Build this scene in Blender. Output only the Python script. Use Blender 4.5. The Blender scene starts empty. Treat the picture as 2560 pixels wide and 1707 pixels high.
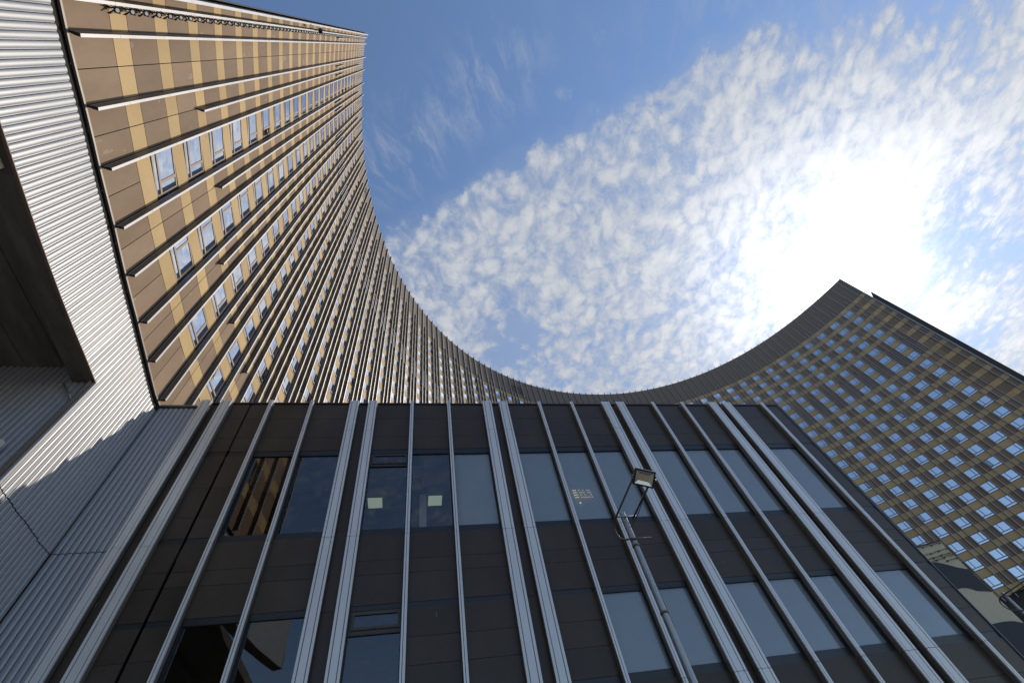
import bpy, math, random
import numpy as np
from mathutils import Vector, Matrix, Quaternion

random.seed(7)
rng = np.random.default_rng(11)
scene = bpy.context.scene
COL = scene.collection
PI = math.pi

# ------------------------------------------------------------------ camera
# The origin is the photographer's eye; the pavement lies 1.6 m below it.
FOCAL = 1103.0033
ROT = np.array([[0.9824108, 0.0215285, 0.1854875], [-0.124057, 0.8176788, 0.5621488], [-0.1395669, -0.575272, 0.8059672]])
cam_d = bpy.data.cameras.new("camera")
cam_d.sensor_fit = 'HORIZONTAL'
cam_d.sensor_width = 36.0
cam_d.lens = FOCAL / 2560.0 * 36.0
cam_d.shift_x = (1280.0 - 1254.4055) / 2560.0
cam_d.shift_y = (902.6048 - 853.5) / 2560.0
cam_d.clip_start = 0.05
cam_d.clip_end = 5000.0
cam = bpy.data.objects.new("camera", cam_d)
COL.objects.link(cam)
m = np.eye(4)
m[:3, 0] = ROT @ [1, 0, 0]
m[:3, 1] = ROT @ [0, -1, 0]
m[:3, 2] = ROT @ [0, 0, -1]
cam.matrix_world = Matrix(m.tolist())
scene.camera = cam

# ------------------------------------------------------------------ light
SUN = Vector((0.7330, 0.2425, 0.6355)).normalized()
SUN_EL = math.asin(SUN.z)
SUN_AZ = math.atan2(SUN.y, SUN.x)
sun_d = bpy.data.lights.new("sun", 'SUN')
sun_d.energy = 2.65
sun_d.angle = math.radians(0.5)
sun_d.color = (1.0, 0.875, 0.71)
sun = bpy.data.objects.new("sun", sun_d)
COL.objects.link(sun)
sun.rotation_euler = SUN.to_track_quat('Z', 'Y').to_euler()
sun.location = (0, 0, 150)

scene.view_settings.view_transform = 'Standard'
scene.view_settings.look = 'None'
scene.view_settings.exposure = 0.35
scene.view_settings.gamma = 1.0
scene.view_settings.use_curve_mapping = False

world = bpy.data.worlds.new("World")
scene.world = world
world.use_nodes = True
NT = world.node_tree
NT.nodes.clear()


class G:
    """small helper for chains of math nodes"""
    def __init__(self, nt):
        self.nt = nt

    def node(self, t, **kw):
        n = self.nt.nodes.new(t)
        for k, v in kw.items():
            setattr(n, k, v)
        return n

    def put(self, sock, v):
        if hasattr(v, 'is_output'):
            self.nt.links.new(v, sock)
        elif v is not None:
            sock.default_value = v

    def m(self, op, a, b=None, c=None, clamp=False):
        n = self.node('ShaderNodeMath', operation=op, use_clamp=clamp)
        self.put(n.inputs[0], a)
        if b is not None:
            self.put(n.inputs[1], b)
        if c is not None:
            self.put(n.inputs[2], c)
        return n.outputs[0]

    def step(self, x, lo, hi, a=0.0, b=1.0, smooth=True):
        n = self.node('ShaderNodeMapRange', interpolation_type='SMOOTHSTEP' if smooth else 'LINEAR')
        self.put(n.inputs['Value'], x)
        for nm, v in (('From Min', lo), ('From Max', hi), ('To Min', a), ('To Max', b)):
            self.put(n.inputs[nm], v)
        return n.outputs['Result']

    def noise(self, vec, scale, detail=6.0, rough=0.55, dist=0.0, lac=2.0):
        n = self.node('ShaderNodeTexNoise')
        self.put(n.inputs['Vector'], vec)
        n.inputs['Scale'].default_value = scale
        n.inputs['Detail'].default_value = detail
        n.inputs['Roughness'].default_value = rough
        n.inputs['Lacunarity'].default_value = lac
        n.inputs['Distortion'].default_value = dist
        return n.outputs['Fac']

    def xyz(self, x, y, z=0.0):
        n = self.node('ShaderNodeCombineXYZ')
        self.put(n.inputs[0], x)
        self.put(n.inputs[1], y)
        self.put(n.inputs[2], z)
        return n.outputs[0]

    def gauss(self, u, v, u0, v0, su, sv, amp):
        a = self.m('MULTIPLY', self.m('SUBTRACT', u, u0), 1.0 / su)
        b = self.m('MULTIPLY', self.m('SUBTRACT', v, v0), 1.0 / sv)
        r = self.m('ADD', self.m('MULTIPLY', a, a), self.m('MULTIPLY', b, b))
        return self.m('MULTIPLY', self.m('EXPONENT', self.m('MULTIPLY', r, -1.0)), amp)

    def mixc(self, f, a, b):
        n = self.node('ShaderNodeMix', data_type='RGBA')
        self.put(n.inputs[0], f)
        self.put(n.inputs[6], a)
        self.put(n.inputs[7], b)
        return n.outputs[2]


g = G(NT)
tc = g.node('ShaderNodeTexCoord')
sep = g.node('ShaderNodeSeparateXYZ')
NT.links.new(tc.outputs['Generated'], sep.inputs[0])
dz = g.m('MAXIMUM', sep.outputs[2], 0.10)
cx = g.m('DIVIDE', sep.outputs[0], dz)      # the cloud deck seen as a level sheet
cy = g.m('DIVIDE', sep.outputs[1], dz)
wu = g.m('ADD', g.m('MULTIPLY', cx, 0.84), g.m('MULTIPLY', cy, -0.542))   # along the cloud band
wv = g.m('ADD', g.m('MULTIPLY', cx, 0.542), g.m('MULTIPLY', cy, 0.84))    # across it
ww = g.m('ADD', wv, g.m('MULTIPLY', wu, 0.56))

warp = g.node('ShaderNodeTexNoise')
NT.links.new(g.xyz(wu, wv, 0.0), warp.inputs['Vector'])
warp.inputs['Scale'].default_value = 6.0
warp.inputs['Detail'].default_value = 4.0
ws = g.node('ShaderNodeSeparateXYZ')
NT.links.new(warp.outputs['Color'], ws.inputs[0])
pu = g.m('ADD', wu, g.m('MULTIPLY', g.m('SUBTRACT', ws.outputs[0], 0.5), 0.07))
pv = g.m('ADD', wv, g.m('MULTIPLY', g.m('SUBTRACT', ws.outputs[1], 0.5), 0.07))
# ripples are stretched along a slanting direction of the deck
ru = g.m('ADD', g.m('MULTIPLY', pu, 0.98), g.m('MULTIPLY', pv, 0.20))
rv = g.m('ADD', g.m('MULTIPLY', pv, 0.80), g.m('MULTIPLY', pu, -0.16))
n_big = g.noise(g.xyz(wu, wv, 3.1), 3.2, 4.0, 0.5)
n_cell = g.noise(g.xyz(ru, rv, 0.7), 35.0, 9.0, 0.60, 0.45)
n_fine = g.noise(g.xyz(ru, rv, 5.3), 52.0, 6.0, 0.62, 0.25)
vor = g.node('ShaderNodeTexVoronoi', feature='F1')
w2 = g.node('ShaderNodeTexNoise')
NT.links.new(g.xyz(ru, rv, 2.2), w2.inputs['Vector'])
w2.inputs['Scale'].default_value = 22.0
w2.inputs['Detail'].default_value = 5.0
w2s = g.node('ShaderNodeSeparateXYZ')
NT.links.new(w2.outputs['Color'], w2s.inputs[0])
NT.links.new(g.xyz(g.m('ADD', ru, g.m('MULTIPLY', g.m('SUBTRACT', w2s.outputs[0], 0.5), 0.05)),
                   g.m('ADD', rv, g.m('MULTIPLY', g.m('SUBTRACT', w2s.outputs[1], 0.5), 0.05)), 0.0), vor.inputs['Vector'])
vor.inputs['Scale'].default_value = 27.0
lump = g.step(vor.outputs['Distance'], 0.75, 0.10, 0.25, 0.75)
dens = g.m('ADD', g.m('ADD', g.m('MULTIPLY', n_cell, 0.34), g.m('MULTIPLY', lump, 0.26)),
           g.m('ADD', g.m('MULTIPLY', n_fine, 0.25), g.m('MULTIPLY', n_big, 0.15)))
edge = g.m('ADD', wv, g.m('MULTIPLY', g.m('SUBTRACT', n_big, 0.5), 0.14))
n_mid = g.noise(g.xyz(pu, pv, 1.9), 9.0, 5.0, 0.6)
edge = g.m('ADD', edge, g.m('MULTIPLY', g.m('SUBTRACT', n_mid, 0.5), 0.14))
fu = g.step(wu, 0.45, 1.0, 0.0, 1.0)                       # the band frays towards the horizon
lo = g.m('ADD', 0.205, g.m('MULTIPLY', fu, -0.10))
hi = g.m('ADD', 0.265, g.m('MULTIPLY', fu, 0.22))
cov = g.step(edge, lo, hi)
cov = g.m('MULTIPLY', cov, g.step(wv, 0.30, 0.70, 0.98, 1.06))
cov = g.m('ADD', cov, g.gauss(wu, wv, 0.97, 0.90, 0.14, 0.13, 0.30))
cov0 = cov
cov = g.m('ADD', cov, g.m('MULTIPLY', g.m('SUBTRACT', n_big, 0.52), g.step(wu, 0.30, 0.9, 0.25, 0.95)))
cov = g.m('SUBTRACT', cov, g.m('MULTIPLY', g.step(wu, 0.45, 0.9), g.step(wv, 0.75, 0.35, 0.0, 0.06)))
cov = g.m('ADD', cov, g.gauss(wu, wv, -0.12, 0.67, 0.085, 0.10, -0.50))
cov = g.m('ADD', cov, g.gauss(wu, wv, 0.14, 0.80, 0.16, 0.07, -0.14))
gap = g.m('MULTIPLY', g.step(wu, 0.55, 0.85), g.m('MULTIPLY', g.step(ww, 1.36, 1.42), g.step(ww, 1.62, 1.50)))
cov = g.m('SUBTRACT', cov, g.m('MULTIPLY', gap, 0.20))
far = g.m('MULTIPLY', g.step(ww, 1.46, 1.62), g.step(wu, 0.3, 0.7))
cov = g.m('SUBTRACT', cov, g.m('MULTIPLY', far, 0.02))
cov = g.m('ADD', cov, g.gauss(wu, wv, 0.95, 0.62, 0.55, 0.16, 0.22))
cov = g.m('ADD', cov, g.gauss(wu, wv, 0.215, 0.185, 0.06, 0.03, 0.60))   # stray puffs beyond the edge
cov = g.m('ADD', cov, g.gauss(wu, wv, 0.30, 0.12, 0.035, 0.05, 0.50))
unseen_cloud = g.m('MULTIPLY', g.step(cy, -0.40, -0.85), g.step(cx, -1.5, -0.8))  # cloud added behind the camera, out of view, to lift and neutralise shade
cov = g.m('ADD', cov, g.m('MULTIPLY', unseen_cloud, 0.55))
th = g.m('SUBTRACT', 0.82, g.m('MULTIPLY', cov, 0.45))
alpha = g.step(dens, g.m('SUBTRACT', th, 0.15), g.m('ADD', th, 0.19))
# thin veils of high cloud in the clear part
cir = g.noise(g.xyz(g.m('MULTIPLY', pu, 2.4), pv, 9.0), 9.0, 8.0, 0.66, 0.5)
cmask = g.m('ADD', g.gauss(wu, wv, -0.13, 0.13, 0.12, 0.07, 1.0), g.gauss(wu, wv, 0.09, 0.10, 0.09, 0.06, 1.0))
cmask = g.m('ADD', cmask, g.m('MULTIPLY', g.step(wu, 0.15, 0.8), 0.55))
cirrus = g.m('MULTIPLY', g.step(cir, 0.42, 0.72), g.m('MULTIPLY', cmask, 0.85), clamp=True)
veil = g.m('ADD', g.m('MULTIPLY', g.m('MULTIPLY', cov0, g.step(ww, 1.75, 1.30, 0.55, 1.0)), g.step(n_big, 0.3, 0.7, 0.18, 0.46)), g.step(wv, 0.30, 0.6, 0.0, 0.08))
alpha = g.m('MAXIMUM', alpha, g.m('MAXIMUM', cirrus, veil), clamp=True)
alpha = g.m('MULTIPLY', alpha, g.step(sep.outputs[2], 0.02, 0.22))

vd = g.node('ShaderNodeVectorMath', operation='DOT_PRODUCT')
NT.links.new(tc.outputs['Generated'], vd.inputs[0])
vd.inputs[1].default_value = SUN
cosg = g.m('MAXIMUM', vd.outputs['Value'], 0.0)
glow1 = g.m('POWER', cosg, 7.0)
glow2 = g.m('POWER', cosg, 38.0)
glow3 = g.m('POWER', cosg, 400.0)

thick = g.step(g.m('SUBTRACT', dens, th), -0.05, 0.36)
ccol = g.mixc(thick, (0.43, 0.505, 0.65, 1), (0.78, 0.80, 0.835, 1))
cstr = g.m('ADD', 0.64, g.m('ADD', g.m('MULTIPLY', glow1, 0.05), g.m('MULTIPLY', glow2, 0.68)))
cb = g.node('ShaderNodeBackground')
NT.links.new(ccol, cb.inputs['Color'])
NT.links.new(cstr, cb.inputs['Strength'])

sky = g.node('ShaderNodeTexSky')
sky.sky_type = 'NISHITA'
sky.sun_disc = False
sky.sun_elevation = SUN_EL
sky.sun_rotation = PI / 2 - SUN_AZ
sky.altitude = 150.0
sky.air_density = 1.0
sky.dust_density = 0.08
sky.ozone_density = 2.4
sb = g.node('ShaderNodeBackground')
NT.links.new(sky.outputs[0], sb.inputs['Color'])
sb.inputs['Strength'].default_value = 0.14
mx = g.node('ShaderNodeMixShader')
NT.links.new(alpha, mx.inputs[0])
NT.links.new(sb.outputs[0], mx.inputs[1])
NT.links.new(cb.outputs[0], mx.inputs[2])
au = g.node('ShaderNodeBackground')              # the sun's own aureole
au.inputs['Color'].default_value = (1.0, 0.98, 0.95, 1)
NT.links.new(g.m('ADD', g.m('MULTIPLY', glow2, 0.09), g.m('MULTIPLY', glow3, 1.4)), au.inputs['Strength'])
ad = g.node('ShaderNodeAddShader')
NT.links.new(mx.outputs[0], ad.inputs[0])
NT.links.new(au.outputs[0], ad.inputs[1])
wo = g.node('ShaderNodeOutputWorld')
NT.links.new(ad.outputs[0], wo.inputs['Surface'])

# ------------------------------------------------------------------ mesh helpers


class MB:
    def __init__(self):
        self.v, self.f, self.mi, self.sm = [], [], [], []

    def quad(self, a, b, c, d, mi=0, sm=False):
        n = len(self.v)
        self.v += [tuple(a), tuple(b), tuple(c), tuple(d)]
        self.f.append((n, n + 1, n + 2, n + 3))
        self.mi.append(mi)
        self.sm.append(sm)

    def hexa(self, p, mi=0):
        """p: 8 points, first four one face, last four the opposite one"""
        n = len(self.v)
        self.v += [tuple(q) for q in p]
        for f in ((0, 3, 2, 1), (4, 5, 6, 7), (0, 1, 5, 4), (1, 2, 6, 5), (2, 3, 7, 6), (3, 0, 4, 7)):
            self.f.append(tuple(n + i for i in f))
            self.mi.append(mi)
            self.sm.append(False)

    def box(self, x0, x1, y0, y1, z0, z1, mi=0):
        self.hexa([(x0, y0, z0), (x1, y0, z0), (x1, y1, z0), (x0, y1, z0),
                   (x0, y0, z1), (x1, y0, z1), (x1, y1, z1), (x0, y1, z1)], mi)

    def tube(self, pts, r, n=10, mi=0, cap=True):
        pts = [Vector(p) for p in pts]
        base = len(self.v)
        up = None
        for i, p in enumerate(pts):
            t = (pts[min(i + 1, len(pts) - 1)] - pts[max(i - 1, 0)]).normalized()
            if up is None:
                up = Vector((0, 0, 1)) if abs(t.z) < 0.9 else Vector((1, 0, 0))
            a = t.cross(up)
            if a.length < 1e-4:
                a = t.orthogonal()
            a.normalize()
            b = a.cross(t).normalized()
            up = b
            rr = r[i] if isinstance(r, (list, tuple)) else r
            for k in range(n):
                q = p + (a * math.cos(2 * PI * k / n) + b * math.sin(2 * PI * k / n)) * rr
                self.v.append(tuple(q))
        for i in range(len(pts) - 1):
            for k in range(n):
                self.f.append((base + i * n + k, base + i * n + (k + 1) % n,
                               base + (i + 1) * n + (k + 1) % n, base + (i + 1) * n + k))
                self.mi.append(mi)
                self.sm.append(True)
        if cap:
            for f in (list(range(n))[::-1], [len(pts) * n - n + k for k in range(n)]):
                self.f.append(tuple(base + k for k in f))
                self.mi.append(mi)
                self.sm.append(False)

    def prism(self, prof, lift):
        """closed profile [(s, t)] and its two end placements lift0/lift1: (s,t)->xyz; profile items (s,t,mi)"""
        n = len(prof)
        base = len(self.v)
        for L in lift:
            self.v += [tuple(L(q[0], q[1])) for q in prof]
        for k in range(n):
            k2 = (k + 1) % n
            self.f.append((base + k, base + k2, base + n + k2, base + n + k))
            self.mi.append(prof[k][2])
            self.sm.append(False)
        for f in (list(range(n))[::-1], [n + k for k in range(n)]):
            self.f.append(tuple(base + k for k in f))
            self.mi.append(prof[0][2])
            self.sm.append(False)

    def build(self, name, mats, parent=None, bevel=0.0):
        me = bpy.data.meshes.new(name)
        me.from_pydata(self.v, [], self.f)
        for mt in (mats if isinstance(mats, (list, tuple)) else [mats]):
            me.materials.append(mt)
        me.polygons.foreach_set('material_index', self.mi)
        me.polygons.foreach_set('use_smooth', self.sm)
        me.update()
        return link(name, me, parent, bevel)


def link(name, me, parent=None, bevel=0.0):
    o = bpy.data.objects.new(name, me)
    COL.objects.link(o)
    if parent is not None:
        o.parent = parent
    if bevel:
        bv = o.modifiers.new('bevel', 'BEVEL')
        bv.width = bevel
        bv.segments = 2
        bv.limit_method = 'ANGLE'
    return o


def empty(name, loc=(0, 0, 0)):
    o = bpy.data.objects.new(name, None)
    COL.objects.link(o)
    o.location = loc
    o.empty_display_size = 0.2
    return o


def tag(o, label, cat, group=None):
    o['label'] = label
    o['category'] = cat
    if group:
        o['group'] = group
    return o


def ctree(o, parent=None):
    c = o.copy()
    COL.objects.link(c)
    c.parent = parent
    for ch in list(o.children):
        ctree(ch, c)
    return c


# ------------------------------------------------------------------ materials
def mat(name, col, rough=0.5, metal=0.0, spec=0.5, var=0.0, nscale=2.0, stretch=(1, 1, 1), isl=0.0,
        bump=0.0, bscale=20.0, streak=None, rvar=0.0):
    mt = bpy.data.materials.new(name)
    mt.use_nodes = True
    nt = mt.node_tree
    q = G(nt)
    b = nt.nodes['Principled BSDF']
    b.inputs['Roughness'].default_value = rough
    b.inputs['Metallic'].default_value = metal
    b.inputs['Specular IOR Level'].default_value = spec
    base = (col[0], col[1], col[2], 1.0)
    tcn = q.node('ShaderNodeTexCoord')
    mp = q.node('ShaderNodeMapping')
    mp.inputs['Scale'].default_value = stretch
    nt.links.new(tcn.outputs['Object'], mp.inputs[0])
    val = None
    if var or rvar:
        nz = q.noise(mp.outputs[0], nscale, 8.0, 0.62)
    if var:
        val = q.step(nz, 0.25, 0.75, 1.0 - var, 1.0 + var, smooth=False)
    if isl:
        ge = q.node('ShaderNodeNewGeometry')
        iv = q.m('ADD', 1.0 - isl, q.m('MULTIPLY', ge.outputs['Random Per Island'], 2 * isl))
        val = iv if val is None else q.m('MULTIPLY', val, iv)
    cur = base
    if val is not None:
        hs = q.node('ShaderNodeHueSaturation')
        hs.inputs['Color'].default_value = base
        q.put(hs.inputs['Value'], val)
        cur = hs.outputs[0]
    if streak:
        # thin pale run marks: (colour, scale vector, threshold, strength)
        mp2 = q.node('ShaderNodeMapping')
        mp2.inputs['Scale'].default_value = streak[1]
        nt.links.new(tcn.outputs['Object'], mp2.inputs[0])
        sn = q.noise(mp2.outputs[0], 1.0, 3.0, 0.5)
        sf = q.m('MULTIPLY', q.step(sn, streak[2], streak[2] + 0.03), streak[3])
        cur = q.mixc(sf, cur, (*streak[0], 1))
    q.put(b.inputs['Base Color'], cur)
    if rvar:
        q.put(b.inputs['Roughness'], q.step(nz, 0.3, 0.7, max(0.02, rough - rvar), rough + rvar, smooth=False))
    if bump:
        bn = q.node('ShaderNodeBump')
        bn.inputs['Strength'].default_value = bump
        bn.inputs['Distance'].default_value = 0.02
        q.put(bn.inputs['Height'], q.noise(tcn.outputs['Object'], bscale, 4.0, 0.5))
        nt.links.new(bn.outputs[0], b.inputs['Normal'])
    return mt


def glass(name, tint, body, refl, rough=0.015, wave=0.02, wscale=1.2):
    """window pane: tinted see-through share plus a mirror share that grows at grazing angles"""
    mt = bpy.data.materials.new(name)
    mt.use_nodes = True
    nt = mt.node_tree
    nt.nodes.clear()
    q = G(nt)
    tr = q.node('ShaderNodeBsdfTransparent')
    tr.inputs[0].default_value = (*tint, 1)
    gl = q.node('ShaderNodeBsdfGlossy')
    gl.inputs['Color'].default_value = (0.94, 0.96, 1.0, 1)
    gl.inputs['Roughness'].default_value = rough
    di = q.node('ShaderNodeBsdfDiffuse')
    di.inputs[0].default_value = (0.35, 0.36, 0.36, 1)
    tcn = q.node('ShaderNodeTexCoord')
    bn = q.node('ShaderNodeBump')
    bn.inputs['Strength'].default_value = wave
    bn.inputs['Distance'].default_value = 0.3
    q.put(bn.inputs['Height'], q.noise(tcn.outputs['Object'], wscale, 2.0, 0.4))
    nt.links.new(bn.outputs[0], gl.inputs['Normal'])
    fr = q.node('ShaderNodeFresnel')
    fr.inputs['IOR'].default_value = 1.5
    fac = q.m('ADD', refl, q.m('MULTIPLY', fr.outputs[0], 1.0 - refl), clamp=True)
    m1 = q.node('ShaderNodeMixShader')
    m1.inputs[0].default_value = body
    nt.links.new(tr.outputs[0], m1.inputs[1])
    nt.links.new(di.outputs[0], m1.inputs[2])
    m2 = q.node('ShaderNodeMixShader')
    nt.links.new(fac, m2.inputs[0])
    nt.links.new(m1.outputs[0], m2.inputs[1])
    nt.links.new(gl.outputs[0], m2.inputs[2])
    out = q.node('ShaderNodeOutputMaterial')
    nt.links.new(m2.outputs[0], out.inputs[0])
    return mt


def emit(name, col, s):
    mt = bpy.data.materials.new(name)
    mt.use_nodes = True
    b = mt.node_tree.nodes['Principled BSDF']
    b.inputs['Base Color'].default_value = (*col, 1)
    b.inputs['Emission Color'].default_value = (*col, 1)
    b.inputs['Emission Strength'].default_value = s
    return mt


M_brown = mat('tan_panel', (0.245, 0.180, 0.130), 0.7, spec=0.10, var=0.13, nscale=1.3, stretch=(1, 1, .35), isl=0.13,
              streak=((0.42, 0.38, 0.33), (2.5, 2.5, .8), 0.66, 0.30))
M_ochre = mat('ochre_panel', (0.475, 0.345, 0.182), 0.65, spec=0.12, var=0.09, nscale=1.1, stretch=(1, 1, .5), isl=0.10,
              streak=((0.58, 0.50, 0.40), (2.5, 2.5, .8), 0.70, 0.30))
M_joint = mat('joint_dark', (0.03, 0.028, 0.026), 0.8)
M_bronze = mat('bronze_metal', (0.045, 0.045, 0.05), 0.35, metal=0.6, spec=0.6)
M_alu = mat('fin_aluminium', (0.36, 0.37, 0.395), 0.45, metal=0.38, var=0.14, nscale=1.2, stretch=(1, 1, .5))
M_capshade = mat('fin_cap_shade', (0.085, 0.078, 0.080), 0.45, metal=0.35)  # darker copy of the cap aluminium: shade of its sides put into the colour
M_frame = mat('window_frame', (0.23, 0.17, 0.125), 0.5)
M_dark = mat('dark_room', (0.006, 0.006, 0.007), 0.9)
M_curtain = mat('net_curtain', (0.36, 0.36, 0.37), 0.9, var=0.15, nscale=6, stretch=(6, 6, .2), isl=0.7)
M_pane = glass('tower_glass', (0.55, 0.60, 0.62), 0.05, 0.60, wave=0.015)
M_rib = mat('parapet_rib', (0.24, 0.182, 0.135), 0.55, isl=0.05)
M_para = mat('parapet_sheet', (0.13, 0.10, 0.078), 0.6, var=0.08)
M_blade = mat('blade_panel', (0.055, 0.049, 0.046), 0.6, spec=0.2)
M_roof = mat('roof_felt', (0.06, 0.06, 0.06), 0.9)
M_conc = mat('raw_concrete', (0.115, 0.105, 0.092), 0.9, var=0.42, nscale=1.6, stretch=(1.6, .35, 1), bump=0.5, bscale=9)
M_corr = mat('corrugated_metal', (0.325, 0.34, 0.37), 0.40, metal=0.22, spec=0.35, var=0.10, nscale=1.5, stretch=(5, 5, .25), isl=0.04, rvar=0.08)
M_flash = mat('grey_flashing', (0.22, 0.20, 0.185), 0.5, metal=0.3)
M_black = mat('black_gap', (0.008, 0.009, 0.010), 0.9)
M_podium = mat('brown_black_panel', (0.052, 0.039, 0.031), 0.34, spec=0.28, var=0.16, nscale=1.4, stretch=(1, 1, .6), isl=0.10,
               streak=((0.30, 0.30, 0.31), (11, 11, 1.3), 0.735, 0.6), rvar=0.06)
M_bar = mat('glazing_bar', (0.012, 0.013, 0.017), 0.35, spec=0.5)
M_fin2 = mat('anodised_fin', (0.60, 0.60, 0.61), 0.36, metal=0.25, var=0.06, nscale=2.5, stretch=(3, 3, .4), isl=0.03)
M_groove = mat('fin_groove', (0.03, 0.032, 0.04), 0.5)
M_side = mat('fin_return', (0.18, 0.155, 0.135), 0.5, metal=0.4)
M_glass2 = glass('podium_glass', (0.72, 0.76, 0.79), 0.0, 0.07, wave=0.004, wscale=0.8)
M_blind = mat('roller_blind', (0.50, 0.515, 0.53), 0.85, var=0.03)
M_tile = mat('ceiling_tile', (0.62, 0.62, 0.62), 0.9, isl=0.06)
M_lightpanel = emit('lit_ceiling_panel', (0.62, 0.72, 0.52), 0.32)
M_warm = emit('warm_lamp', (1.0, 0.80, 0.45), 0.45)
M_galv = mat('galvanised_steel', (0.30, 0.31, 0.33), 0.42, metal=0.75, var=0.18, nscale=14, rvar=0.10)
M_tubeblk = mat('dark_tube', (0.11, 0.10, 0.095), 0.5, metal=0.4)
M_lampblk = mat('lamp_black', (0.012, 0.012, 0.013), 0.4)
M_reflector = mat('lamp_reflector', (0.62, 0.62, 0.60), 0.25, metal=0.8)
M_led = mat('led_plate', (0.46, 0.40, 0.24), 0.5)
M_lens = mat('spot_lens', (0.85, 0.87, 0.88), 0.3)
M_cream = mat('cream_render', (0.56, 0.50, 0.36), 0.85, var=0.06, nscale=3)
M_navy = mat('navy_panel', (0.014, 0.016, 0.024), 0.5, var=0.1)
M_rope = mat('ochre_cable', (0.30, 0.20, 0.06), 0.7)
M_pave = mat('paving', (0.22, 0.21, 0.20), 0.9, var=0.15, nscale=0.4)
M_pale = mat('pale_box', (0.55, 0.52, 0.45), 0.6)

# ------------------------------------------------------------------ ground
gb = MB()
gb.quad((-900, -900, -1.6), (900, -900, -1.6), (900, 900, -1.6), (-900, 900, -1.6))
ground = gb.build('ground', M_pave)
ground['kind'] = 'structure'

# ------------------------------------------------------------------ plan of the curved tower
H = 86.0
CX, CY, RR = .5402 * H, .1547 * H, .6613 * H
T = np.array([(10, .001), (20, .001), (22, .0), (26, -.0015), (30, -.002), (45, -.0006), (60, .0006), (75, .0003),
              (90, -.001), (105, 0), (120, .0013), (135, .002), (150, .001), (160, .0002), (170, -.0009),
              (176, -.0014), (180, -.0016), (184, -.0020), (188, -.0006), (190, .0004), (192.3, .0023), (196, .005)])
_th = np.arange(8, 200, .1)


def rad(th):
    return RR + H * np.interp(th, T[:, 0], T[:, 1])


_s = np.concatenate([[0], np.cumsum(np.radians(.1) * (rad(_th[:-1]) + rad(_th[1:])) / 2)])


def A(a, off, z):
    """point of the facade at arc length a, standing off towards the courtyard, at height z"""
    th = float(np.interp(a, _s, _th))
    r = float(rad(th)) - off
    t = math.radians(th)
    return (CX + r * math.cos(t), CY + r * math.sin(t), z)


def Nrm(a):
    t = math.radians(float(np.interp(a, _s, _th)))
    return Vector((-math.cos(t), -math.sin(t), 0)), Vector((-math.sin(t), math.cos(t), 0))


def arc_of_y(y):
    lo_, hi_ = 150.0, 190.0
    for _ in range(40):
        mid = (lo_ + hi_) / 2
        if A(mid, 0, 0)[1] > y:
            lo_ = mid
        else:
            hi_ = mid
    return (lo_ + hi_) / 2


BK = [183.27, 181.5, 179.83, 178.0, 176.33, 174.5, 172.88, 171.1, 169.5, 167.86, 166.27, 164.68, 163.09, 161.43, 159.85]
for i in range(1, 15):
    BK.append(159.85 + (136.42 - 159.85) * i / 14)
for i in range(1, 26):
    BK.append(136.42 + (92.96 - 136.42) * i / 25)
for i in range(1, 13):
    BK.append(92.96 + (71.87 - 92.96) * i / 12)
for i in range(1, 26):
    BK.append(71.87 + (29.44 - 71.87) * i / 25)
BK += [27.8, 26.16, 24.45, 22.75, 20.85, 19.17, 17.36, 15.72, 13.83]
NB = len(BK)                       # 100 boundaries, 99 columns
A_LEFT, A_RIGHT = 184.62, 12.75
PARA = 78.95


def bl(a):
    return min(1.0, max(0.0, (a - 120.0) / 45.0))


def zb(a):
    if a > 60:
        return float(np.interp(a, [60, 150, 171.4, 173, 174.6, 176.4, 178, 181.5, 183.3, 185],
                               [15.2, 15.2, 15.25, 15.46, 15.6, 15.74, 15.86, 15.88, 15.8, 15.74]))
    return 21.3


def oz(n, a):                      # underside of the n-th ochre band
    b = bl(a)
    return (77.88 - .99 * b) - (2.795 - .117 * b) * (22 - n)


def oh(a):
    return 0.93 * bl(a) + 1.06 * (1 - bl(a))


def is_win(k):
    return k % 2 == 0 and 2 <= k <= 96


# ------------------------------------------------------------------ the tower
tower = empty('hotel_tower', (CX, CY, -1.6))
tag(tower, 'huge crescent shaped tower block with tan and ochre bands and pale vertical fins', 'tower block')
TI = Matrix.Translation((-CX, -CY, 1.6))


def tpart(mb, name, mats, bevel=0.0):
    mb.v = [(x - CX, y - CY, z + 1.6) for x, y, z in mb.v]
    return mb.build(name, mats, tower, bevel)


back = MB()
cols = [A_LEFT, 184.07] + BK + [12.95, A_RIGHT]
for a0, a1 in zip(cols[:-1], cols[1:]):
    f0, f1 = [zb(a) - .32 if a > 170.5 else -1.6 for a in (a0, a1)]
    e0, e1 = [min(max(a, 16.0), 180.0) for a in (a0, a1)]      # the ends are splayed back
    back.quad(A(a0, -.30, f0), A(a1, -.30, f1), A(a1, -.30, 85.9), A(a0, -.30, 85.9))
    back.quad(A(e0, -14, 14), A(e0, -14, 85.9), A(e1, -14, 85.9), A(e1, -14, 14))
    back.quad(A(a0, -.30, 85.9), A(a1, -.30, 85.9), A(e1, -14, 85.9), A(e0, -14, 85.9), 1)
    back.quad(A(a0, -.30, f0), A(e0, -14, 14), A(e1, -14, 14), A(a1, -.30, f1), 0)
for a0, e0 in ((A_LEFT, 180.0), (A_RIGHT, 16.0)):
    f0 = zb(a0) - .32 if a0 > 170.5 else -1.6
    back.quad(A(a0, .0, f0), A(a0, .0, 85.9), A(e0, -14, 85.9), A(e0, -14, 14), 0)
tpart(back, 'structural_wall', [M_joint, M_roof])

tan, och = MB(), MB()
GP = 0.012


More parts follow.
